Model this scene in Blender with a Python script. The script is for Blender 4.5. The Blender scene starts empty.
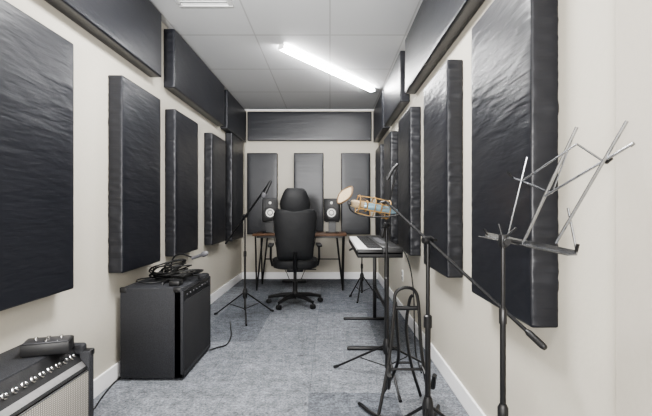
import bpy, bmesh, math, random
from mathutils import Vector, Matrix, noise
random.seed(4)
V=Vector
F=441.0; VX=330.0; VY=208.0; EH=1.09
XL=-1.36; XR=0.743; YB=6.78; ZC=2.6; YN=-1.4
COL=bpy.context.scene.collection

# ---------------- materials ----------------
def new_mat(name):
    m=bpy.data.materials.new(name); m.use_nodes=True
    nt=m.node_tree; b=nt.nodes['Principled BSDF']
    return m,nt,b
def N(nt,t,**kw):
    n=nt.nodes.new(t)
    for k,v in kw.items():
        if k in n.inputs: n.inputs[k].default_value=v
        else: setattr(n,k,v)
    return n
def mat(name,col,rough=.5,metal=0,nscale=0,nbump=0,nvar=0,scale=(1,1,1),spec=None,det=4,dist=.01):
    m,nt,b=new_mat(name)
    b.inputs['Base Color'].default_value=(*col,1); b.inputs['Roughness'].default_value=rough
    b.inputs['Metallic'].default_value=metal
    if spec is not None: b.inputs['Specular IOR Level'].default_value=spec
    if nscale:
        tc=N(nt,'ShaderNodeTexCoord'); mp=N(nt,'ShaderNodeMapping'); mp.inputs['Scale'].default_value=scale
        nt.links.new(tc.outputs['Object'],mp.inputs['Vector'])
        no=N(nt,'ShaderNodeTexNoise'); no.inputs['Scale'].default_value=nscale; no.inputs['Detail'].default_value=det
        nt.links.new(mp.outputs[0],no.inputs['Vector'])
        if nbump:
            bp=N(nt,'ShaderNodeBump'); bp.inputs['Strength'].default_value=nbump; bp.inputs['Distance'].default_value=dist
            nt.links.new(no.outputs['Fac'],bp.inputs['Height']); nt.links.new(bp.outputs[0],b.inputs['Normal'])
        if nvar:
            r=N(nt,'ShaderNodeValToRGB')
            r.color_ramp.elements[0].position=.35; r.color_ramp.elements[1].position=.65
            r.color_ramp.elements[0].color=(*[c*(1-nvar) for c in col],1)
            r.color_ramp.elements[1].color=(*[min(1,c*(1+nvar)) for c in col],1)
            nt.links.new(no.outputs['Fac'],r.inputs[0]); nt.links.new(r.outputs[0],b.inputs['Base Color'])
    return m
M={}
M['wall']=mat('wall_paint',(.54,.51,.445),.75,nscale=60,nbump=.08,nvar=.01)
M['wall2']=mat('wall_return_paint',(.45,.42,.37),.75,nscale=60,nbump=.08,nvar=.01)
M['base']=mat('baseboard_white',(.97,.97,.98),.4,nscale=20,nvar=.01)
M['black']=mat('black_metal',(.006,.006,.007),.35,nscale=80,nvar=.1)
M['blackp']=mat('black_plastic',(.008,.008,.009),.45,nscale=200,nbump=.1,nvar=.1)
M['chrome']=mat('chrome_metal',(.6,.6,.6),.22,1,nscale=40,nvar=.03)
M['steel']=mat('grey_steel',(.40,.41,.43),.24,1.0,nscale=40,nvar=.05)
M['tolex']=mat('black_tolex',(.028,.029,.033),.6,nscale=260,nbump=.5,nvar=.4,dist=.003,spec=.3)
M['leather']=mat('black_leather',(.010,.0105,.012),.55,nscale=14,nbump=.2,nvar=.1,dist=.012,spec=.35)
M['cable']=mat('black_rubber',(.006,.006,.006),.5,nscale=50,nvar=.1)
M['white']=mat('white_plastic',(.85,.85,.84),.35,nscale=30,nvar=.01)
M['cone']=mat('pale_cone',(.75,.75,.72),.5,nscale=30,nvar=.02)
M['copper']=mat('bronze_gold_metal',(.55,.35,.15),.28,.8,nscale=40,nvar=.1)
M['tan']=mat('tan_mesh_fabric',(.36,.28,.18),.7,nscale=300,nbump=.3,nvar=.25)
M['rim']=mat('bronze_rim',(.14,.09,.05),.4,.3,nscale=40,nvar=.1)
M['blue']=mat('pale_blue_metal',(.24,.36,.44),.3,.5,nscale=40,nvar=.05)
M['grey']=mat('grey_plastic',(.12,.12,.13),.4,nscale=90,nvar=.05)
M['darkgrey']=mat('dark_grey_metal',(.05,.05,.055),.4,.3,nscale=90,nvar=.05)
M['silver']=mat('brushed_silver_plate',(.42,.42,.42),.35,.8,nscale=60,nvar=.06)

def vinyl(name,k):
    m,nt,b=new_mat(name)
    b.inputs['Base Color'].default_value=(.0095,.0105,.015,1)
    b.inputs['Roughness'].default_value=.38
    tc=N(nt,'ShaderNodeTexCoord'); oi=N(nt,'ShaderNodeObjectInfo')
    add=N(nt,'ShaderNodeVectorMath'); add.operation='ADD'
    sc=N(nt,'ShaderNodeVectorMath'); sc.operation='SCALE'
    cmb=N(nt,'ShaderNodeCombineXYZ')
    for i in range(3): nt.links.new(oi.outputs['Random'],cmb.inputs[i])
    nt.links.new(cmb.outputs[0],sc.inputs[0]); sc.inputs['Scale'].default_value=37.
    nt.links.new(tc.outputs['Object'],add.inputs[0]); nt.links.new(sc.outputs[0],add.inputs[1])
    bumps=None
    for (s,scale,st,dist,rot) in ((1.3,(1,.6,1.6),.3*k,.025,0.35),(2.6,(1,1.3,6),.34*k,.010,-.35),(3.6,(1,1.3,11),.34*k,.005,.25),(320,(1,1,1),.12,.001,0)):
        mp=N(nt,'ShaderNodeMapping'); mp.inputs['Scale'].default_value=scale; mp.inputs['Rotation'].default_value=(rot,0,0)
        no=N(nt,'ShaderNodeTexNoise'); no.inputs['Scale'].default_value=s; no.inputs['Detail'].default_value=2.
        no.inputs['Distortion'].default_value=.5 if s<10 else 0
        nt.links.new(add.outputs[0],mp.inputs[0]); nt.links.new(mp.outputs[0],no.inputs['Vector'])
        bp=N(nt,'ShaderNodeBump'); bp.inputs['Strength'].default_value=st; bp.inputs['Distance'].default_value=dist
        nt.links.new(no.outputs['Fac'],bp.inputs['Height'])
        if bumps: nt.links.new(bumps.outputs[0],bp.inputs['Normal'])
        bumps=bp
    nt.links.new(bumps.outputs[0],b.inputs['Normal'])
    return m
M['vinyl']=vinyl('black_vinyl',1.0); M['vinyls']=vinyl('smooth_black_vinyl',.4)

def carpet():
    m,nt,b=new_mat('grey_carpet_tile')
    b.inputs['Roughness'].default_value=.95; b.inputs['Specular IOR Level'].default_value=.1
    tc=N(nt,'ShaderNodeTexCoord')
    mp=N(nt,'ShaderNodeMapping'); mp.inputs['Rotation'].default_value=(0,0,math.pi/2); mp.inputs['Location'].default_value=(.1,.12,0)
    nt.links.new(tc.outputs['Object'],mp.inputs[0])
    br=N(nt,'ShaderNodeTexBrick'); br.offset=.5
    br.inputs['Scale'].default_value=1; br.inputs['Brick Width'].default_value=1.0; br.inputs['Row Height'].default_value=.5
    br.inputs['Mortar Size'].default_value=.002; br.inputs['Color1'].default_value=(.118,.127,.144,1); br.inputs['Color2'].default_value=(.195,.206,.226,1)
    br.inputs['Mortar'].default_value=(.12,.128,.142,1); br.inputs['Bias'].default_value=0
    nt.links.new(mp.outputs[0],br.inputs['Vector'])
    def noi(s,d,r):
        n=N(nt,'ShaderNodeTexNoise'); n.inputs['Scale'].default_value=s; n.inputs['Detail'].default_value=d; n.inputs['Roughness'].default_value=r
        nt.links.new(tc.outputs['Object'],n.inputs['Vector']); return n
    n1=noi(70,4,.8); n2=noi(17,6,.8); n3=noi(3.2,4,.6)
    def mr(n,a,bb):
        r=N(nt,'ShaderNodeMapRange'); r.inputs['From Min'].default_value=.3; r.inputs['From Max'].default_value=.7
        r.inputs['To Min'].default_value=a; r.inputs['To Max'].default_value=bb
        nt.links.new(n.outputs['Fac'],r.inputs['Value']); return r
    prev=mr(n1,.3,1.7)
    for r in (mr(n2,.5,1.5),mr(n3,.84,1.16)):
        mu=N(nt,'ShaderNodeMath'); mu.operation='MULTIPLY'; nt.links.new(prev.outputs[0],mu.inputs[0]); nt.links.new(r.outputs[0],mu.inputs[1]); prev=mu
    vm=N(nt,'ShaderNodeVectorMath'); vm.operation='SCALE'
    nt.links.new(br.outputs['Color'],vm.inputs[0]); nt.links.new(prev.outputs[0],vm.inputs['Scale'])
    nt.links.new(vm.outputs[0],b.inputs['Base Color'])
    bp=N(nt,'ShaderNodeBump'); bp.inputs['Strength'].default_value=.5; bp.inputs['Distance'].default_value=.006
    nt.links.new(n1.outputs['Fac'],bp.inputs['Height']); nt.links.new(bp.outputs[0],b.inputs['Normal'])
    return m
M['carpet']=carpet()

def ceilmat():
    m,nt,b=new_mat('ceiling_tile')
    b.inputs['Roughness'].default_value=.85
    tc=N(nt,'ShaderNodeTexCoord'); sp=N(nt,'ShaderNodeSeparateXYZ'); nt.links.new(tc.outputs['Object'],sp.inputs[0])
    outs=[]
    for o,period,off in ((0,.655,10*.655+.0),(1,.945,-3.85+.945*10)):
        a=N(nt,'ShaderNodeMath'); a.operation='ADD'; a.inputs[1].default_value=off
        nt.links.new(sp.outputs[o],a.inputs[0])
        md=N(nt,'ShaderNodeMath'); md.operation='PINGPONG'; md.inputs[1].default_value=period/2
        nt.links.new(a.outputs[0],md.inputs[0])
        lt=N(nt,'ShaderNodeMath'); lt.operation='LESS_THAN'; lt.inputs[1].default_value=.006 if o==0 else .011
        nt.links.new(md.outputs[0],lt.inputs[0]); outs.append(lt)
    mx=N(nt,'ShaderNodeMath'); mx.operation='MAXIMUM'; nt.links.new(outs[0].outputs[0],mx.inputs[0]); nt.links.new(outs[1].outputs[0],mx.inputs[1])
    mix=N(nt,'ShaderNodeMix'); mix.data_type='RGBA'
    mix.inputs[6].default_value=(.53,.535,.54,1); mix.inputs[7].default_value=(.39,.39,.39,1)
    nt.links.new(mx.outputs[0],mix.inputs[0]); nt.links.new(mix.outputs[2],b.inputs['Base Color'])
    return m
M['ceil']=ceilmat()

def wood():
    m,nt,b=new_mat('brown_wood'); b.inputs['Roughness'].default_value=.4
    tc=N(nt,'ShaderNodeTexCoord'); mp=N(nt,'ShaderNodeMapping'); mp.inputs['Scale'].default_value=(1.5,18,18)
    no=N(nt,'ShaderNodeTexNoise'); no.inputs['Scale'].default_value=2.5; no.inputs['Detail'].default_value=6
    r=N(nt,'ShaderNodeValToRGB'); r.color_ramp.elements[0].color=(.05,.026,.014,1); r.color_ramp.elements[1].color=(.16,.085,.048,1)
    r.color_ramp.elements[0].position=.3; r.color_ramp.elements[1].position=.7
    nt.links.new(tc.outputs['Object'],mp.inputs[0]); nt.links.new(mp.outputs[0],no.inputs['Vector'])
    nt.links.new(no.outputs['Fac'],r.inputs[0]); nt.links.new(r.outputs[0],b.inputs['Base Color']); return m
M['wood']=wood()
def grille(name,c1,c2,scale):
    m,nt,b=new_mat(name); b.inputs['Roughness'].default_value=.7
    tc=N(nt,'ShaderNodeTexCoord')
    w=N(nt,'ShaderNodeTexWave'); w.wave_type='BANDS'; w.bands_direction='Y'; w.inputs['Scale'].default_value=scale; w.inputs['Distortion'].default_value=.3
    w2=N(nt,'ShaderNodeTexWave'); w2.wave_type='BANDS'; w2.bands_direction='Z'; w2.inputs['Scale'].default_value=scale*1.6
    nt.links.new(tc.outputs['Object'],w.inputs[0]); nt.links.new(tc.outputs['Object'],w2.inputs[0])
    mu=N(nt,'ShaderNodeMath'); mu.operation='MULTIPLY'; nt.links.new(w.outputs['Fac'],mu.inputs[0]); nt.links.new(w2.outputs['Fac'],mu.inputs[1])
    mx=N(nt,'ShaderNodeMix'); mx.data_type='RGBA'; mx.inputs[6].default_value=(*c1,1); mx.inputs[7].default_value=(*c2,1)
    nt.links.new(mu.outputs[0],mx.inputs[0]); nt.links.new(mx.outputs[2],b.inputs['Base Color']); return m
M['grille']=grille('silver_grille_cloth',(.16,.15,.135),(.60,.57,.52),26)
M['grilleb']=grille('black_grille_cloth',(.016,.016,.018),(.030,.030,.034),28)
def emis(name,col,st):
    m,nt,b=new_mat(name); b.inputs['Base Color'].default_value=(*col,1)
    b.inputs['Emission Color'].default_value=(*col,1); b.inputs['Emission Strength'].default_value=st
    return m
M['glow']=emis('lit_diffuser',(1,.99,.98),30)

# ---------------- mesh builder ----------------
class MB:
    def __init__(s): s.bm=bmesh.new(); s.mats=[]; s.cur=0
    def m(s,key):
        if key not in s.mats: s.mats.append(key)
        s.cur=s.mats.index(key); return s
    def _merge(s,bm2):
        for f in bm2.faces: f.material_index=s.cur
        me=bpy.data.meshes.new('tmp'); bm2.to_mesh(me); bm2.free()
        s.bm.from_mesh(me); bpy.data.meshes.remove(me); return s
    def box(s,lo,hi,bevel=0,seg=2,rot=None,piv=None):
        b=bmesh.new(); bmesh.ops.create_cube(b,size=1)
        lo=V(lo); hi=V(hi); c=(lo+hi)/2; d=hi-lo
        for v in b.verts: v.co=V((v.co.x*d.x,v.co.y*d.y,v.co.z*d.z))
        if bevel: bmesh.ops.bevel(b,geom=b.edges[:],offset=bevel,segments=seg,affect='EDGES',profile=.5)
        R=rot if rot else Matrix.Identity(3)
        pv=V(piv) if piv else c
        for v in b.verts: v.co=R@(v.co+c-pv)+pv
        return s._merge(b)
    def tube(s,pts,r,seg=8,closed=False,caps=True):
        pts=[V(p) for p in pts]; n=len(pts); b=bmesh.new(); rings=[]
        rs=r if isinstance(r,(list,tuple)) else [r]*n
        up=None
        for i,p in enumerate(pts):
            if closed: t=(pts[(i+1)%n]-pts[i-1])
            elif i==0: t=pts[1]-p
            elif i==n-1: t=p-pts[i-1]
            else: t=(pts[i+1]-p).normalized()+(p-pts[i-1]).normalized()
            t.normalize()
            if up is None:
                up=V((0,0,1)) if abs(t.z)<.9 else V((1,0,0))
            up=(up-t*up.dot(t))
            if up.length<1e-5: up=t.orthogonal()
            up.normalize(); sd=t.cross(up)
            rings.append([b.verts.new(p+(up*math.cos(a)+sd*math.sin(a))*rs[i]) for a in [2*math.pi*k/seg for k in range(seg)]])
        for i in range(n if closed else n-1):
            A=rings[i]; B=rings[(i+1)%n]
            for k in range(seg): b.faces.new((A[k],A[(k+1)%seg],B[(k+1)%seg],B[k]))
        if caps and not closed:
            b.faces.new(rings[0][::-1]); b.faces.new(rings[-1])
        bmesh.ops.recalc_face_normals(b,faces=b.faces[:])
        return s._merge(b)
    def lathe(s,o,axis,prof,seg=20):
        o=V(o); ax=V(axis).normalized(); u=ax.orthogonal().normalized(); w=ax.cross(u)
        b=bmesh.new(); rings=[]
        for d,r in prof:
            r=max(r,1e-4)
            rings.append([b.verts.new(o+ax*d+(u*math.cos(a)+w*math.sin(a))*r) for a in [2*math.pi*k/seg for k in range(seg)]])
        for A,B in zip(rings,rings[1:]):
            for k in range(seg): b.faces.new((A[k],A[(k+1)%seg],B[(k+1)%seg],B[k]))
        b.faces.new(rings[0][::-1]); b.faces.new(rings[-1])
        bmesh.ops.recalc_face_normals(b,faces=b.faces[:])
        return s._merge(b)
    def loft(s,rings_in,seg=24,p=4.0,curve=0):
        b=bmesh.new(); rings=[]
        for z,cy,w,t in rings_in:
            L=[]
            for k in range(seg):
                a=2*math.pi*k/seg; c=math.cos(a); sn=math.sin(a)
                xx=math.copysign(abs(c)**(2/p),c)*w
                L.append(b.verts.new((xx, cy+curve*xx*xx+math.copysign(abs(sn)**(2/p),sn)*t, z)))
            rings.append(L)
        for A,B in zip(rings,rings[1:]):
            for k in range(seg): b.faces.new((A[k],A[(k+1)%seg],B[(k+1)%seg],B[k]))
        b.faces.new(rings[0][::-1]); b.faces.new(rings[-1])
        bmesh.ops.recalc_face_normals(b,faces=b.faces[:])
        return s._merge(b)
    def strip(s,a,b_,w,t,nrm):
        a=V(a); b_=V(b_); d=(b_-a).normalized(); n=V(nrm).normalized(); n=(n-d*n.dot(d)).normalized(); q=d.cross(n)
        b=bmesh.new(); vs=[]
        for p in (a,b_):
            for sx,sy in ((-1,-1),(1,-1),(1,1),(-1,1)): vs.append(b.verts.new(p+q*(sx*w/2)+n*(sy*t/2)))
        for f in ((0,1,2,3),(7,6,5,4),(0,4,5,1),(1,5,6,2),(2,6,7,3),(3,7,4,0)): b.faces.new([vs[i] for i in f])
        bmesh.ops.recalc_face_normals(b,faces=b.faces[:])
        return s._merge(b)
    def obj(s,name,off=(0,0,0),smooth=True):
        me=bpy.data.meshes.new(name)
        off=V(off)
        for v in s.bm.verts: v.co-=off
        s.bm.to_mesh(me); s.bm.free()
        for k in s.mats: me.materials.append(M[k])
        if smooth:
            for p in me.polygons: p.use_smooth=True
            me.set_sharp_from_angle(angle=math.radians(35))
        o=bpy.data.objects.new(name,me); COL.objects.link(o); return o

def thing(name,loc,label,cat,group=None,rotz=0):
    e=bpy.data.objects.new(name,None); e.empty_display_size=.1; COL.objects.link(e)
    e.location=loc; e.rotation_euler=(0,0,rotz); e['label']=label; e['category']=cat
    if group: e['group']=group
    return e
def part(parent,name,mb,world=False,label=None):
    off=V((0,0,0))
    if world:
        p=parent
        while p: off+=V(p.location); p=p.parent
    else:
        p=parent
        while p.parent: off+=V(p.location); p=p.parent
    o=mb.obj(name,off); o.parent=parent
    if label: o['label']=label
    return o
def single(name,mb,loc,label,cat,group=None):
    o=mb.obj(name,loc); o.location=loc; o['label']=label; o['category']=cat
    if group: o['group']=group
    return o
def struct(name,mb,smooth=False):
    o=mb.obj(name,smooth=smooth); o['kind']='structure'; return o
def arc(pts,k=6):
    pts=[V(p) for p in pts]; out=[]
    for i in range(len(pts)-1):
        p0=pts[max(i-1,0)]; p1=pts[i]; p2=pts[i+1]; p3=pts[min(i+2,len(pts)-1)]
        for j in range(k):
            s=j/k; out.append(.5*((2*p1)+(-p0+p2)*s+(2*p0-5*p1+4*p2-p3)*s*s+(-p0+3*p1-3*p2+p3)*s**3))
    out.append(pts[-1]); return out

# ---------------- room ----------------
T=.12
struct('floor',MB().m('carpet').box((XL-T,YN-T,-.1),(XR+T,YB+T,0)))
struct('ceiling',MB().m('ceil').box((XL-T,YN-T,ZC),(XR+T,YB+T,ZC+.1)))
struct('wall_left',MB().m('wall').box((XL-T,YN-T,0),(XL,YB+T,ZC)))
struct('wall_right',MB().m('wall').box((XR,YN-T,0),(XR+T,YB+T,ZC)))
struct('wall_back',MB().m('wall').box((XL,YB,0),(XR,YB+T,ZC)))
struct('wall_front',MB().m('wall').box((XL,YN-T,0),(XR,YN,ZC)))
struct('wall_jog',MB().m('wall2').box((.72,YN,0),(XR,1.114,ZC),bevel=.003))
def bb(name,lo,hi): struct(name,MB().m('base').box(lo,hi,bevel=.004))
bb('baseboard_left',(XL,YN,0),(XL+.014,YB,.105))
bb('baseboard_right',(XR-.014,1.12,0),(XR,YB,.105))
bb('baseboard_back',(XL+.014,YB-.014,0),(XR-.014,YB,.105))
mb=MB().m('base'); mb.box((XL,YB-.02,ZC-.012),(XR,YB,ZC)); struct('trim_1',mb)

# ---------------- acoustic panels ----------------
def panel(lo,hi,axis,label,group,wr=1.0,mt='vinyl'):
    lo=V(lo); hi=V(hi); b=bmesh.new(); bmesh.ops.create_cube(b,size=1)
    d=hi-lo; c=(lo+hi)/2
    for v in b.verts: v.co=V((v.co.x*d.x,v.co.y*d.y,v.co.z*d.z))
    bmesh.ops.bevel(b,geom=b.edges[:],offset=.007,segments=2,affect='EDGES',profile=.5)
    for ax in range(3):
        n=int(d[ax]/.0115)
        if ax==(1 if axis[0]=='y' else 0): n=4
        n=min(n,106)
        for i in range(1,n):
            co=V((0,0,0)); co[ax]=-d[ax]/2+d[ax]*i/n
            no=V((0,0,0)); no[ax]=1
            bmesh.ops.bisect_plane(b,geom=b.verts[:]+b.edges[:]+b.faces[:],plane_co=co,plane_no=no,dist=1e-5)
    ph=random.uniform(0,50)
    fa=0 if axis[0]=='x' else 1; sg=1 if axis[1]=='+' else -1
    oa=1-fa
    for v in b.verts:
        u=v.co[oa]/(d[oa]/2); w=v.co.z/(d.z/2); f=sg*v.co[fa]/(d[fa]/2)
        z=v.co.z; y=v.co[oa]
        if f>.8:
            k=max(0,(1-u**10))*max(0,(1-w**10))
            dl=.004*k
            dl+=wr*.003*k*noise.noise(V((y*2+ph,z*2.5+y*2,ph)))
            r=1-abs(noise.noise(V((y*1.8+ph,z*10+y*3.5,ph))))*2
            dl+=wr*.0022*k*(.2+1.0*u**4)*r**3
            dl+=wr*.0034*k*(u**6)*noise.noise(V((y*3+ph,z*42,ph)))
            v.co[fa]+=sg*dl
        elif abs(u)>.93 and f>-.97:
            q=noise.noise(V((ph,z*42,u*5+f*.5)))+.5*noise.noise(V((ph+9,z*80,u*5+f)))
            v.co[oa]+=math.copysign(.0055,u)*q*wr**.5
    me=bpy.data.meshes.new('acoustic_panel'); b.to_mesh(me); b.free(); me.materials.append(M[mt])
    for p in me.polygons: p.use_smooth=True
    o=bpy.data.objects.new('acoustic_panel',me); o.location=c; COL.objects.link(o)
    o['label']=label; o['category']='acoustic panel'; o['group']=group
    return o
th=.09
gl='padded acoustic panels on the side walls'; gu='long acoustic panels below the ceiling'; gb='acoustic panels on the end wall'
LV='black vinyl padded acoustic panel hung upright on cream wall'
LW='black wrinkled vinyl acoustic panel with pleated edge on cream wall'
LH='long black vinyl acoustic panel mounted just below the ceiling'
for y0,y1 in ((1.56,2.19),(2.70,3.31),(3.63,4.25),(4.76,5.36)):
    panel((XL,y0,.69),(XL+th,y1,1.905),'x+',LV,gl,1.0)
panel((XL,5.72,.66),(XL+th,6.45,2.068),'x+','tall black vinyl acoustic panel nearest the end wall',gl,1.0)
for y0,y1 in ((1.43,2.04),(2.46,3.08),(3.60,4.22),(4.76,5.36),(5.74,6.35)):
    panel((XR-th,y0,.70),(XR,y1,1.92),'x-',LW,gl,1.7)
for y0,y1 in ((1.5,3.33),(3.60,5.32),(5.46,6.66)):
    panel((XL,y0,2.075),(XL+th,y1,2.555),'x+',LH,gu,.5,'vinyls')
for y0,y1 in ((1.95,3.84),(4.10,5.35),(5.45,6.66)):
    panel((XR-th,y0,2.08),(XR,y1,2.555),'x-',LH,gu,.5,'vinyls')
panel((-1.255,YB-th,2.115),(.63,YB,2.555),'y-','long black vinyl acoustic panel above desk on end wall',gb,.3,'vinyls')
for a,b_ in ((-1.26,-.80),(-.55,-.10),(.17,.61)):
    panel((a,YB-th,.69),(b_,YB,1.925),'y-','narrow black vinyl acoustic panel behind the desk',gb,.6,'vinyls')

# ---------------- ceiling light ----------------
A=V((-.45,4.06,0)); B=V((.54,5.55,0)); dd=(B-A); L=dd.length; ang=math.atan2(dd.y,dd.x)
t=thing('ceiling_light',((A.x+B.x)/2,(A.y+B.y)/2,ZC),'long glowing white strip light fixed under the ceiling','ceiling light',rotz=ang)
part(t,'housing',MB().m('white').box((-L/2,-.026,-.012),(L/2,.026,0),bevel=.003))
part(t,'diffuser',MB().m('glow').box((-L/2+.01,-.034,-.052),(L/2-.01,.034,-.012),bevel=.018,seg=4))
part(t,'end_cap',MB().m('white').box((-L/2-.006,-.032,-.048),(-L/2+.01,.032,-.008),bevel=.006))
part(t,'end_cap',MB().m('white').box((L/2-.01,-.032,-.048),(L/2+.006,.032,-.008),bevel=.006))
t=thing('air_vent',(-.92,3.09,ZC),'white slatted square air vent in the ceiling','air vent')
mb=MB().m('white'); 
for lo,hi in (((-.2,-.2,-.015),(.2,-.17,0)),((-.2,.17,-.015),(.2,.2,0)),((-.2,-.17,-.015),(-.17,.17,0)),((.17,-.17,-.015),(.2,.17,0))): mb.box(lo,hi,bevel=.003)
part(t,'frame',mb)
for i in range(8):
    y=-.15+i*.043
    part(t,'louver',MB().m('white').box((-.17,y-.015,-.012),(.17,y+.015,-.008),rot=Matrix.Rotation(.5,3,'X')))

# ---------------- combo amp (silver grille, near) ----------------
x0,x1,y0,y1,zt=-1.335,-1.03,1.25,1.93,.505
t=thing('guitar_amplifier',((x0+x1)/2,(y0+y1)/2,0),'black guitar amplifier with silver grille cloth and row of knobs','amplifier')
mb=MB().m('tolex')
mb.box((x0,y0,.02),(x1-.02,y1,.41),bevel=.012)
mb.box((x0,y0,.40),(x1-.09,y1,zt),bevel=.012)
for ya_,yb_ in ((y0,y0+.04),(y1-.04,y1)):
    mb.box((x0,ya_,.02),(x1,yb_,zt-.03),bevel=.01)
    mb.box((x0,ya_,.40),(x1-.03,yb_,zt),bevel=.012,seg=3)
mb.box((x1-.03,y0,.02),(x1,y1,.06),bevel=.008)
part(t,'body',mb,True)
part(t,'grille',MB().m('grille').box((x1-.03,y0+.035,.055),(x1-.006,y1-.035,.395),bevel=.006),True,'silver woven grille cloth')
pa=V((x1-.012,0,.402)); pb=V((x1-.088,0,zt-.008)); c=(pa+pb)/2
nrm=V((pb.z-pa.z,0,pa.x-pb.x)).normalized()
mb=MB().m('blackp').strip(V((c.x,y0+.038,c.z)),V((c.x,y1-.038,c.z)),(pb-pa).length,.01,nrm)
lo_=pa.lerp(pb,.20)+nrm*.005
mb.m('silver').strip(V((lo_.x,y0+.045,lo_.z)),V((lo_.x,y1-.045,lo_.z)),(pb-pa).length*.22,.004,nrm)
cp=part(t,'control_panel',mb,True)
kc=pa.lerp(pb,.60)
for i in range(12):
    yy=y0+.07+i*.048
    part(cp,'knob',MB().m('chrome').lathe(V((kc.x,yy,kc.z))+nrm*.004,nrm,[(0,.012),(.004,.012),(.006,.008),(.016,.007),(.017,.005)],14),True,'small silver control knob')
part(t,'trim_strip',MB().m('chrome').box((x1-.016,y0+.04,.394),(x1-.004,y1-.04,.400),bevel=.002),True)
for yy in (y0+.014,y1-.014):
    part(t,'corner_protector',MB().m('blackp').box((x1-.045,yy-.017,zt-.055),(x1+.002,yy+.017,zt-.025),bevel=.008,seg=3),True)
part(t,'handle',MB().m('blackp').tube([(-1.2,1.35,zt),(-1.2,1.36,zt+.018),(-1.2,1.43,zt+.028),(-1.2,1.51,zt+.028),(-1.2,1.58,zt+.018),(-1.2,1.59,zt)],.008),True)
for xx in (x0+.04,x1-.05):
    for yy in (y0+.05,y1-.05): part(t,'foot',MB().m('blackp').lathe((xx,yy,0),(0,0,1),[(0,.015),(.022,.02)],12),True)
px,py=-1.145,1.79
t=thing('effects_pedal',(px,py,zt),'small dark metal effects pedal resting on the amplifier','pedal',rotz=.35)
part(t,'body',MB().m('blackp').box((-.085,-.05,0.001),(.085,.05,.048),bevel=.004))
part(t,'top_plate',MB().m('darkgrey').box((-.078,-.043,.0475),(.078,.043,.052),bevel=.002))
for dx in (-.045,0,.045):
    part(t,'knob',MB().m('chrome').lathe((dx,.016,.051),(0,0,1),[(0,.008),(.010,.007)],12))
part(t,'footswitch',MB().m('chrome').lathe((.0,-.02,.051),(0,0,1),[(0,.010),(.005,.010),(.006,.007),(.012,.007)],12))

# ---------------- second amp ----------------
x0,x1,y0,y1,zt=-1.325,-.925,2.78,3.42,.585
t=thing('guitar_amplifier',((x0+x1)/2,(y0+y1)/2,0),'large black textured combo amplifier standing on carpet by the wall','amplifier')
mb=MB().m('tolex')
mb.box((x0,y0,.015),(x1-.010,y1,zt),bevel=.008)
mb.box((x1-.06,y0,.015),(x1,y0+.022,zt-.02),bevel=.006); mb.box((x1-.06,y1-.022,.015),(x1,y1,zt-.02),bevel=.006)
mb.box((x1-.06,y0,.015),(x1,y1,.045),bevel=.006)
part(t,'body',mb,True)
part(t,'grille',MB().m('grilleb').box((x1-.03,y0+.02,.045),(x1-.002,y1-.02,zt-.09),bevel=.003),True,'black grille cloth')
cp=part(t,'control_panel',MB().m('blackp').box((x1-.03,y0+.02,zt-.085),(x1-.002,y1-.02,zt-.022),bevel=.003),True)
for i in range(8):
    part(cp,'knob',MB().m('darkgrey').lathe((x1-.004,y0+.08+i*.068,zt-.055),(1,0,0),[(0,.008),(.007,.006)],14),True)
part(t,'handle',MB().m('blackp').tube([(-1.1,2.89,zt-.004),(-1.1,2.9,zt+.012),(-1.1,2.93,zt+.016),(-1.1,2.97,zt+.016),(-1.1,3.0,zt+.012),(-1.1,3.01,zt-.004)],.007),True)
for xx in (x0+.02,x1-.042):
    for yy in (y0+.012,y1-.012): part(t,'corner_protector',MB().m('blackp').box((xx-.022,yy-.014,zt-.03),(xx+.022,yy+.014,zt+.003),bevel=.005),True)
for xx in (x0+.05,x1-.06):
    for yy in (y0+.05,y1-.05): part(t,'foot',MB().m('blackp').lathe((xx,yy,0),(0,0,1),[(0,.016),(.02,.02)],12),True)

def loops(cx,cy,z,n,r,rr,seed,flat=1.0,hgt=.05):
    pts=[]; K=18
    for i in range(n*K):
        a=2*math.pi*i/K; k=i/(n*K)
        R=r*(1+.35*math.sin(a*.37+seed)+.18*math.sin(a*1.7))
        pts.append(V((cx+R*math.cos(a)+.045*math.sin(k*9),cy+R*flat*math.sin(a)+.04*math.cos(k*7),z+rr+hgt*abs(math.sin(a*.5+seed)*math.sin(k*6)))))
    return pts
single('audio_cable',MB().m('cable').tube(loops(-1.05,3.10,zt+.002,12,.085,.004,2,1.0,.07),.0042,6),(-1.05,3.10,zt),'tangled coil of black audio cable on top of amplifier','cable')
single('audio_cable',MB().m('cable').tube(loops(-1.15,3.10,zt+.004,13,.085,.004,5,1.4,.14),.0044,6),(-1.15,3.10,zt),'loose black cable loops piled on amplifier','cable')
single('power_adapter',MB().m('blackp').box((-1.04,2.84,zt+.001),(-.97,2.92,zt+.035),bevel=.008),(-1.0,2.88,zt),'small black power adapter among cables on amplifier','adapter')
t=thing('microphone_stand',(-1.2,3.34,zt),'short black desktop microphone stand on amplifier','microphone stand')
part(t,'base',MB().m('black').lathe((0,0,0),(0,0,1),[(0,.06),(.008,.06),(.014,.02)],20))
part(t,'pole',MB().m('black').tube(arc([(0,0,.01),(0,0,.09),(.03,0,.145),(.09,-.01,.155),(.17,-.02,.130)]),.006))
single('microphone',MB().m('grey').lathe((-1.04,3.32,zt+.125),(1,-.1,.36),[(0,.010),(.02,.012),(.08,.013),(.09,.02),(.11,.021),(.125,.018),(.135,.008)],16),(-1.04,3.32,zt+.125),'grey handheld dynamic microphone held on short stand','microphone')

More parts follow.
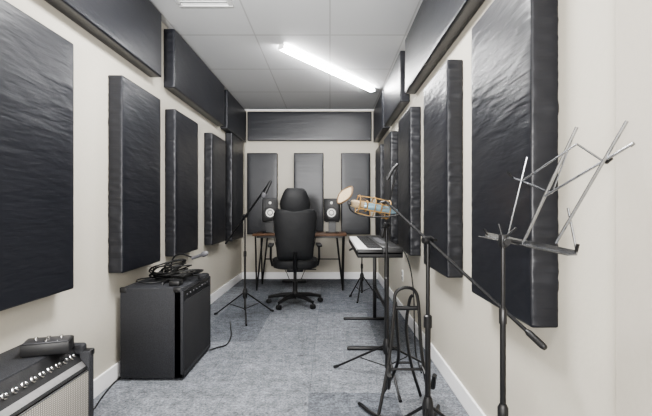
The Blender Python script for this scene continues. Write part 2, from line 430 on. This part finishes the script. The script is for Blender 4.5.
single('power_cable',MB().m('cable').tube(arc([(-1.34,2.0,.02),(-1.30,2.2,.008),(-1.27,2.35,.008),(-1.3,2.5,.008),(-1.335,2.7,.008),(-1.34,2.85,.008)]),.004,6),(-1.3,2.4,0),'thin black cable lying along the carpet edge','cable')
single('audio_cable',MB().m('cable').tube(arc([(-.915,3.36,.008),(-.88,3.42,.007),(-.82,3.5,.007),(-.84,3.75,.007),(-.9,4.0,.007),(-.95,4.2,.007)]),.005,6),(-.8,3.8,0),'black cable snaking over carpet beside amplifier','cable')

# ---------------- office chair ----------------
t=thing('office_chair',(-.395,4.98,0),'black leather high-back swivel office chair at the desk','office chair',rotz=.08)
mb=MB().m('blackp')
for i in range(5):
    a=2*math.pi*i/5+.35; d=V((math.cos(a),math.sin(a),0))
    mb.tube([d*.03+V((0,0,.11)),d*.16+V((0,0,.105)),d*.31+V((0,0,.075))],[.03,.024,.016],8)
mb.lathe((0,0,.08),(0,0,1),[(0,.035),(.05,.04),(.07,.03)],16)
part(t,'base',mb)
for i in range(5):
    a=2*math.pi*i/5+.35; d=V((math.cos(a),math.sin(a),0)); q=V((-d.y,d.x,0))
    mb=MB().m('blackp').tube([d*.31+V((0,0,.03)),d*.31+V((0,0,.08))],.008)
    for sgn in (-1,1): mb.lathe(d*.31+q*(sgn*.004)+V((0,0,.028)),q*sgn,[(0,.026),(.004,.028),(.018,.026),(.02,.02)],16)
    part(t,'caster',mb)
part(t,'gas_cylinder',MB().m('black').lathe((0,0,.12),(0,0,1),[(0,.028),(.14,.028),(.141,.018),(.28,.018)],16))
part(t,'tilt_mechanism',MB().m('black').box((-.09,-.14,.385),(.09,.12,.43),bevel=.01).tube([(.08,0,.40),(.24,.02,.39)],.006))
part(t,'seat',MB().m('leather').loft([(.42,0.02,.20,.20),(.435,.02,.24,.24),(.48,.02,.255,.25),(.515,.02,.25,.245),(.53,.02,.21,.21),(.535,.02,.1,.1)],28,4))
rg=[(.53,-.235,.17,.02),(.54,-.24,.188,.03),(.58,-.25,.196,.038),(.64,-.255,.200,.040),(.70,-.262,.205,.042),(.76,-.267,.211,.042),
    (.90,-.285,.226,.042),(.98,-.29,.232,.04),(1.035,-.297,.228,.038),(1.065,-.302,.210,.034),(1.08,-.305,.175,.022)]
part(t,'backrest',MB().m('leather').loft(rg,32,5.0,curve=.6))
part(t,'headrest',MB().m('leather').loft([(1.03,-.30,.11,.03),(1.075,-.302,.155,.040),(1.10,-.307,.160,.042),(1.135,-.312,.164,.043),(1.17,-.318,.158,.043),(1.21,-.323,.140,.042),(1.25,-.328,.125,.037),(1.28,-.33,.108,.029),(1.30,-.33,.085,.014)],28,4.8,curve=1.2))
part(t,'back_bracket',MB().m('black').tube([(0,-.1,.4),(0,-.24,.41),(0,-.295,.5),(0,-.31,.62)],.022))
for sg in (-1,1):
    mb=MB().m('black').tube([(sg*.2,.05,.43),(sg*.26,.05,.44),(sg*.275,.03,.52),(sg*.27,-.02,.66)],.013)
    ar=part(t,'armrest',mb)
    part(ar,'arm_pad',MB().m('leather').box((sg*.27-.03,-.15,.66),(sg*.27+.03,.13,.69),bevel=.012,seg=3))

# ---------------- desk ----------------
dx0,dx1,dy0,dy1,dz=-1.02,.22,5.78,6.36,.75
t=thing('desk',((dx0+dx1)/2,(dy0+dy1)/2,0),'brown wood top desk on thin black metal legs','desk')
part(t,'desktop',MB().m('wood').box((dx0,dy0,dz-.03),(dx1,dy1,dz),bevel=.004),True)
for (xa,xb) in ((dx0+.05,dx0+.13),(dx1-.05,dx1-.13)):
    for yy in (dy0+.05,dy1-.05):
        mb=MB().m('black').tube([(xb,yy,dz-.03),(xa,yy,.0)],.011)
        mb.tube([(xa+(xa-xb)*.2,yy,dz-.03),(xa,yy,.0)],.011)
        part(t,'leg',mb,True)
mb=MB().m('black')
mb.box((dx0+.05,dy0+.04,dz-.055),(dx1-.05,dy0+.065,dz-.03)); mb.box((dx0+.05,dy1-.065,dz-.055),(dx1-.05,dy1-.04,dz-.03))
mb.tube([(dx0+.09,dy1-.05,.36),(dx1-.09,dy1-.05,.36)],.008)
part(t,'frame',mb,True)
single('power_strip',MB().m('blackp').box((-.7,6.45,0),(-.35,6.51,.04),bevel=.006),(-.5,6.48,0),'black power strip on carpet under desk','power strip')
for i,(a,b2) in enumerate((((-.82,6.40,.70),(-.6,6.46,.05)),((-.2,6.40,.70),(-.42,6.46,.05)),((-.65,6.42,.70),(-.5,6.46,.05)))):
    a=V(a); b2=V(b2); pts=[a.lerp(b2,k/8)+V((0,.01*math.sin(k),-.16*math.sin(math.pi*k/8)*(1-k/8))) for k in range(9)]
    pts=[V((p.x,p.y,max(p.z,.05))) for p in pts]
    single('power_cable',MB().m('cable').tube(pts,.005,6),a,'black cable hanging behind desk to power strip','cable',"cables under the desk")

for sx,rot in ((-.83,.12),(.03,-.08)):
    t=thing('speaker_riser',(sx,6.12,dz),'small black desktop riser under a studio speaker','speaker stand',"speaker risers on the desk")
    part(t,'base',MB().m('black').box((-.09,-.10,0),(.09,.10,.012),bevel=.003))
    part(t,'shelf',MB().m('black').box((-.095,-.11,.145),(.095,.11,.16),bevel=.003))
    part(t,'column',MB().m('black').box((-.05,-.03,.012),(.05,.03,.145)))
    t=thing('studio_monitor_speaker',(sx,6.12,dz+.16),'black studio monitor speaker with pale cone on desk riser','speaker',"studio monitors on the desk",rotz=rot)
    part(t,'cabinet',MB().m('blackp').box((-.105,-.13,0),(.105,.12,.31),bevel=.012))
    part(t,'woofer',MB().m('blackp').lathe((0,-.126,.115),(0,-1,0),[(0,.088),(.008,.088),(.010,.08),(.006,.075)],28).m('cone').lathe((0,-.126,.115),(0,-1,0),[(.002,.06),(.0085,.058),(.005,.03),(.011,.026),(.014,.012)],28))
    part(t,'tweeter',MB().m('blackp').lathe((0,-.126,.25),(0,-1,0),[(0,.045),(.006,.045),(.003,.02)],24).m('cone').lathe((0,-.126,.25),(0,-1,0),[(0,.02),(.007,.018),(.012,.008)],20))
t=thing('laptop_computer',(-.36,6.08,dz),'open grey laptop computer with dark screen on desk','laptop')
part(t,'base',MB().m('steel').box((-.17,-.12,0),(.17,.12,.016),bevel=.004))
part(t,'screen',MB().m('black').box((-.17,.115,.014),(.17,.125,.23),bevel=.003,rot=Matrix.Rotation(-.2,3,'X'),piv=(0,.12,.016)))

# ---------------- digital piano ----------------
kx0,kx1,ky0,ky1,kz=.19,.505,3.05,4.45,.815
t=thing('digital_piano',((kx0+kx1)/2,(ky0+ky1)/2,kz-.07),'slim black digital piano with white keys on stand','keyboard')
mb=MB().m('blackp')
mb.box((kx0,ky0,kz-.07),(kx1,ky1,kz-.03),bevel=.005)
mb.box((kx0+.175,ky0,kz-.05),(kx1,ky1,kz),bevel=.006)
mb.box((kx0,ky0,kz-.05),(kx0+.18,ky0+.03,kz-.012),bevel=.004); mb.box((kx0,ky1-.03,kz-.05),(kx0+.18,ky1,kz-.012),bevel=.004)
part(t,'body',mb,True)
part(t,'control_strip',MB().m('grey').box((kx0+.2,3.45,kz-.002),(kx0+.25,4.05,kz+.003)),True)
nW=52; ya=ky0+.032; pitch=(ky1-.032-ya)/nW
kw=part(t,'white_key',MB().m('white').box((kx0+.004,ya+.0008,kz-.032),(kx0+.174,ya+pitch-.0008,kz-.010),bevel=.001,seg=1),True,'white piano key')
bpos=[i for i in range(nW-1) if (i%7) not in (1,4)]
kb=part(t,'black_key',MB().m('blackp').box((kx0+.075,ya+pitch*.75,kz-.012),(kx0+.174,ya+pitch*1.25,kz-.002),bevel=.002,seg=1),True,'black piano key')
for i in range(1,nW):
    o=kw.copy(); COL.objects.link(o); o.parent=t; o.location=V(kw.location)+V((0,pitch*i,0)); 
for j in bpos[1:]:
    o=kb.copy(); COL.objects.link(o); o.parent=t; o.location=V(kb.location)+V((0,pitch*j,0))
t=thing('keyboard_stand',(.42,3.85,0),'black column-style keyboard stand with flat T feet','keyboard stand')
zs=kz-.07
for yy in (3.39,4.30):
    part(t,'foot',MB().m('black').box((.13,yy-.018,0),(.54,yy+.018,.025),bevel=.008),True)
    part(t,'upright',MB().m('black').box((.418,yy-.018,.02),(.452,yy+.018,zs-.03),bevel=.008),True)
    part(t,'support_arm',MB().m('black').box((.22,yy-.018,zs-.035),(.50,yy+.018,zs),bevel=.006),True)
part(t,'crossbar',MB().m('black').box((.425,3.40,.30),(.445,4.29,.33),bevel=.006),True)
single('power_cable',MB().m('cable').tube(arc([(.51,3.7,.77),(.60,3.6,.74),(.64,3.5,.6),(.655,3.45,.4),(.65,3.4,.2),(.64,3.3,.02),(.62,3.1,.008),(.6,2.9,.008)]),.005,6),(.51,3.7,.77),'black cable hanging behind piano down to carpet','cable')
t=thing('wall_outlet',(XR,4.5,.40),'white double wall outlet plate near the baseboard','outlet')
part(t,'plate',MB().m('white').box((-.006,-.036,-.058),(0,.036,.058),bevel=.002))
part(t,'socket',MB().m('grey').box((-.009,-.016,.008),(-.005,.016,.042),bevel=.002))
part(t,'socket',MB().m('grey').box((-.009,-.016,-.042),(-.005,.016,-.008),bevel=.002))

# ---------------- mic stands ----------------
def mic_stand(x,y,hub,pole,ba,bb_,label,legr=.32,a0=0.,rp=.010,legs=3,weight=True,grp=None,rb=.0075):
    t=thing('microphone_stand',(x,y,0),label,'microphone stand',grp)
    part(t,'hub',MB().m('blackp').lathe((0,0,hub-.05),(0,0,1),[(0,.018),(.02,.024),(.07,.024),(.1,.016)],16))
    for i in range(legs):
        a=a0+2*math.pi*i/legs; d=V((math.cos(a),math.sin(a),0))
        mb=MB().m('black').tube([d*.02+V((0,0,hub)),d*legr+V((0,0,.012))],.007)
        mb.m('blackp').tube([d*(legr-.02)+V((0,0,.022)),d*(legr+.015)+V((0,0,.010))],.010)
        mb.m('black').tube([V((0,0,hub*.35)),d*legr*.5+V((0,0,hub*.5))],.004)
        part(t,'leg',mb)
    mb=MB().m('black').tube([(0,0,hub*.3),(0,0,pole*.62)],rp*1.05,12)
    mb.lathe((0,0,pole*.6),(0,0,1),[(0,rp*1.5),(.05,rp*1.5),(.055,rp)],14)
    mb.tube([(0,0,pole*.62),(0,0,pole)],rp*.75,12)
    part(t,'pole',mb)
    A=V(ba); B=V(bb_); J=V((x,y,pole))
    d=(B-A).normalized()
    side=d.cross(V((0,0,1))).normalized()
    part(t,'clutch',MB().m('blackp').lathe(J-side*.025,side,[(0,.014),(.012,.019),(.038,.019),(.05,.012)],16).tube([J-side*.02,J+side*.045],.006),True)
    bo=part(t,'boom_arm',MB().m('black').tube([A,B],rb,10),True)
    if weight: part(bo,'counterweight',MB().m('blackp').lathe(A-d*.01,d,[(0,.008),(.01,.011),(.07,.011),(.08,.008)],16),True)
    else: part(bo,'grip',MB().m('blackp').lathe(A-d*.01,d,[(0,.010),(.02,.013),(.05,.013),(.06,.009)],12),True)
    return t,bo
def hand_mic(p,d,label):
    p=V(p); d=V(d).normalized()
    t=thing('microphone',p,label,'microphone')
    part(t,'body',MB().m('blackp').lathe((0,0,0),d,[(0,.009),(.01,.012),(.12,.017),(.13,.022)],16))
    part(t,'grille_head',MB().m('grey').lathe((0,0,0),d,[(.128,.020),(.135,.026),(.155,.027),(.175,.02),(.182,.008)],16))
def W(px,py,y): return V(((px-VX)*y/F,y,EH+(VY-py)*y/F))
jy=4.40; jp=W(245,216,jy)
mic_stand(jp.x,jy,.24,jp.z,W(226,243,4.50),W(271,181,4.25),'black tripod boom microphone stand beside the office chair',.33,.75,rb=.010)
hand_mic(W(271,181,4.25),(-.45,.2,-.85),'dark handheld microphone on boom arm near the desk')
mic_stand(.38,5.25,.27,.62,W(350,250,5.25),W(373,236,5.22),'low black tripod microphone stand between desk and piano',.20,.2,weight=False)
tb,bo=mic_stand(.365,2.84,.20,.98,W(382,236,2.86),W(398,164,2.80),'black tripod microphone stand in front of the piano',.36,.6,weight=False,rb=.006)
tip=W(398,164,2.80)
part(bo,'microphone_clip',MB().m('blackp').tube([tip,tip+V((-.03,0,-.03)),tip+V((-.07,.01,-.10))],[.007,.010,.012],10),True)
P=V((.426,1.92,.95)); E1=W(543,346,1.37); 
d=(P-E1).normalized(); E2=P+d*.40
mic_stand(.426,1.92,.22,.95,E1,E2,'tall black boom microphone stand carrying condenser microphone',.28,2.2,rp=.012,rb=.0065)

C=W(372,207,2.26); ax=V((.95,.15,-.17)).normalized()
t=thing('studio_microphone',C,'pale silver-blue condenser microphone suspended in shock mount','microphone')
part(t,'body',MB().m('blue').lathe((0,0,0),ax,[(-.045,.019),(-.04,.021),(.10,.021),(.11,.017),(.135,.010)],24))
part(t,'grille_head',MB().m('tan').lathe((0,0,0),ax,[(-.115,.010),(-.11,.016),(-.095,.020),(-.045,.021)],24))
t=thing('shock_mount',C,'bronze spider shock mount with elastic bands around microphone','shock mount')
u=ax.orthogonal().normalized(); w=ax.cross(u)
def ring(c,R,k=24): return [c+(u*math.cos(2*math.pi*i/k)+w*math.sin(2*math.pi*i/k))*R for i in range(k)]
mb=MB().m('copper')
for dd_ in (-.075,.005,.085): mb.tube(ring(ax*dd_,.048 if dd_!=.005 else .052),.0032,6,closed=True)
for i in range(8):
    a=math.pi/8+i*math.pi/4; q=(u*math.cos(a)+w*math.sin(a))
    mb.tube([q*.047-ax*.08,q*.052+ax*.005,q*.047+ax*.09],.0024,6)
part(t,'outer_cage',mb)
for dd_ in (-.03,.045): part(t,'inner_ring',MB().m('copper').tube(ring(ax*dd_,.026),.004,6,closed=True))
for i in range(12):
    a=i*math.pi/6; b3=a+math.pi/10
    part(t,'elastic_band',MB().m('rim').tube([(u*math.cos(a)+w*math.sin(a))*.047+ax*(-.075 if i%2 else .085),(u*math.cos(b3)+w*math.sin(b3))*.027+ax*(-.03 if i%2 else .045)],.0016,5))
part(t,'bracket',MB().m('black').tube([E2-C,(E2-C)*.6+u*.01,ax*.02+(E2-C).normalized()*.05],.006,8))
PC=W(345,195,2.2); n=V((-.66,-.46,.58)).normalized(); u2=n.orthogonal().normalized(); w2=n.cross(u2)
t=thing('pop_filter',PC,'tan mesh pop filter with dark rim before microphone','pop filter')
def rr(R,k=32): # rounded-square outline
    out=[]
    for i in range(k):
        a=2*math.pi*i/k; c_=math.cos(a); s_=math.sin(a)
        out.append((u2*math.copysign(abs(c_)**.7,c_)+w2*math.copysign(abs(s_)**.7,s_))*R)
    return out
mb=MB().m('tan'); bmn=bmesh.new()
o1=[bmn.verts.new(p+n*.0012) for p in rr(.047)]; o2=[bmn.verts.new(p-n*.0012) for p in rr(.047)]
bmn.faces.new(o1); bmn.faces.new(o2[::-1])
for i in range(32): bmn.faces.new((o1[i],o2[i],o2[(i+1)%32],o1[(i+1)%32]))
bmesh.ops.recalc_face_normals(bmn,faces=bmn.faces[:]); mb._merge(bmn)
part(t,'mesh_screen',mb)
part(t,'rim',MB().m('rim').tube(rr(.048),.0045,6,closed=True))
part(t,'clamp_bracket',MB().m('blackp').box((.012,-.02,-.050),(.032,.0,-.030),bevel=.004))
g3=P+d*.25-PC
part(t,'gooseneck',MB().m('blackp').tube(arc([(0.02,-.01,-.040),(.03,0,-.075),(.09,0,-.105),g3.lerp(V((.07,0,-.03)),.35)-V((0,0,.035)),g3]),.004,8))

# ---------------- guitar stand ----------------
t=thing('guitar_stand',(.40,2.38,0),'black tubular folding guitar stand on carpet','guitar stand')
part(t,'front_frame',MB().m('black').tube(arc([(-.15,-.10,.012),(-.085,-.04,.3),(-.055,-.01,.55),(-.045,0,.63),(.0,0,.66),(.055,0,.645),(.075,-.015,.57),(.085,-.05,.32),(.13,-.10,.012)]),.009,8))
part(t,'rear_frame',MB().m('black').tube(arc([(.12,.15,.012),(.055,.10,.22),(.02,.05,.42),(.03,.012,.58),(.045,.0,.62)]),.009,8).tube(arc([(-.10,.16,.012),(-.02,.10,.22),(-.03,.05,.42),(-.045,.012,.58)]),.009,8).tube([(-.02,.10,.22),(.055,.10,.22)],.007))
for sx in (-1,1):
    part(t,'cradle_arm',MB().m('black').tube(arc([(.0+sx*.085,-.05,.26),(.0+sx*.10,-.12,.21),(.0+sx*.11,-.2,.2),(.0+sx*.11,-.23,.27)]),.009,8).m('cable').tube([(sx*.11,-.19,.205),(sx*.11,-.232,.275)],.012))
part(t,'crossbar',MB().m('black').tube([(-.09,-.055,.24),(.095,-.055,.24)],.007))
part(t,'hinge',MB().m('blackp').tube([(-.06,0,.55),(.085,0,.55)],.012))
part(t,'foot_bar',MB().m('black').tube(arc([(-.24,.05,.014),(-.15,-.10,.014),(.0,-.13,.014),(.13,-.10,.014),(.19,.02,.014)]),.010,8))

# ---------------- music stand ----------------
mx_,my_=.494,1.26
t=thing('music_stand',(mx_,my_,0),'folding silver and black metal music stand beside the wall','music stand')
Pa=W(487,235,1.42); Pb=W(577,253,1.10); Pc=W(627,121,1.0); CAM=V((0,0,EH))
nn=(Pb-Pa).cross(Pc-Pa).normalized()
def pp(px,py,o=0):
    dr=V(((px-VX)/F,1,(VY-py)/F)); k=(nn.dot(Pa+nn*o-CAM))/nn.dot(dr); return CAM+dr*k
mb=MB().m('black').tube([(mx_,my_,.22),(mx_,my_,.80)],.0085,12).lathe((mx_,my_,.76),(0,0,1),[(0,.011),(.04,.011),(.045,.008)],14).tube([(mx_,my_,.8),(mx_,my_,1.0)],.006,12)
part(t,'pole',mb,True)
part(t,'hub',MB().m('blackp').lathe((mx_,my_,.47),(0,0,1),[(0,.011),(.01,.015),(.05,.015),(.06,.010)],16),True)
for i in range(3):
    a=1.9+2*math.pi*i/3; dv=V((math.cos(a),math.sin(a),0)); R=.22
    part(t,'leg',MB().m('black').strip(V((mx_,my_,.49))+dv*.01,V((mx_,my_,.006))+dv*R,.012,.005,dv.cross(V((0,0,1)))).strip(V((mx_,my_,.25)),V((mx_,my_,.25))+dv*(R*.5),.01,.004,dv.cross(V((0,0,1)))),True)
J=V((mx_,my_,1.0))
part(t,'tilt_bracket',MB().m('blackp').box(J-V((.009,.015,.022)),J+V((.009,.015,.015)),bevel=.004).lathe(J+V((0,-.012,-.005)),(0,-1,0),[(0,.005),(.014,.005),(.015,.010),(.022,.010)],12).tube([J,pp(522,243)],.005).tube([J,J+V((-.012,0,.045))],.003).tube([J,J+V((.03,-.02,.035))],.003),True)
def rod(mb,a,b,r,o=0): return mb.tube([pp(*a,o),pp(*b,o)],r,8)
lip=V((-.028,-.01,0))
mb=MB().m('steel').strip(pp(486,234),pp(577,253),.013,.004,nn).strip(pp(486,236)+lip*.5,pp(577,255)+lip*.5,.028,.0025,(0,0,1)); rod(mb,(523,243),(577,127),.0045)
dk=part(t,'desk_frame',mb,True)
def bar(a,b,r,key='steel',o=0): part(dk,'bar',rod(MB().m(key),a,b,r,o),True)
bar((507,238),(527,157),.0028,'steel',.003)
bar((511,177),(552,193),.0032,'steel',-.004)
bar((552,193),(577,127),.0022,'steel',-.006)
bar((545,196),(634,143),.0036,'steel',.004)
bar((627,121),(556,243),.0042,'steel',.007)
bar((522,181),(577,144),.0028,'steel',.010)
bar((577,144),(606,163),.0028,'steel',-.008)
bar((568,208),(577,253),.0032,'steel',-.003)
for (a,b_) in (((488,235),(484,229)),((576,252),(578,244)),((606,163),(612,158)),((512,177),(508,172)),((634,143),(630,146))):
    part(dk,'prong',MB().m('black').strip(pp(*a),pp(*b_),.006,.006,nn),True)

# ---------------- lights ----------------
def area(name,loc,sx,sy,pw,rot=(0,0,0),col=(1,.99,.98)):
    l=bpy.data.lights.new(name,'AREA'); l.shape='RECTANGLE'; l.size=sx; l.size_y=sy; l.energy=pw; l.color=col
    o=bpy.data.objects.new(name,l); o.location=loc; o.rotation_euler=rot; COL.objects.link(o); return o
area('overhead_fill',(-.3,2.35,2.58),.5,1.0,36)  # added fill light just out of frame, not a fixture of the room
area('overhead_fill_rear',(-.3,-.3,2.58),1.0,1.0,12)  # unseen fill added overhead behind the camera, no fixture there
area('upward_area_fill',(-.4,-.9,1.2),1.2,.8,50,rot=(math.radians(112),0,0))  # added soft fill behind the camera, tilted up to lift the ceiling
def spot(name,loc,tgt,pw,ang,size=.15):
    l=bpy.data.lights.new(name,'SPOT'); l.energy=pw; l.spot_size=math.radians(ang); l.spot_blend=1; l.shadow_soft_size=size
    o=bpy.data.objects.new(name,l); o.location=loc; o.rotation_euler=(V(tgt)-V(loc)).to_track_quat('-Z','Y').to_euler(); COL.objects.link(o)
spot('ceiling_spot_fill',(-.4,-.6,1.35),(-.35,5.2,2.7),500,42)  # unseen spot added to brighten the far ceiling
w=bpy.data.worlds.new('World'); bpy.context.scene.world=w; w.use_nodes=True
w.node_tree.nodes['Background'].inputs[0].default_value=(.9,.92,1,1); w.node_tree.nodes['Background'].inputs[1].default_value=.3

# ---------------- camera ----------------
cam=bpy.data.cameras.new('Camera'); cam.sensor_width=36; cam.sensor_fit='HORIZONTAL'; cam.lens=F/652*36
cam.shift_x=-(VX-326)/652; cam.clip_start=.05
co=bpy.data.objects.new('Camera',cam); co.location=(0,0,EH); co.rotation_euler=(math.radians(90),0,0); COL.objects.link(co)
bpy.context.scene.camera=co
vs=bpy.context.scene.view_settings
vs.view_transform='AgX'
try: vs.look='AgX - Medium High Contrast'
except Exception: vs.look='None'
vs.exposure=1.3
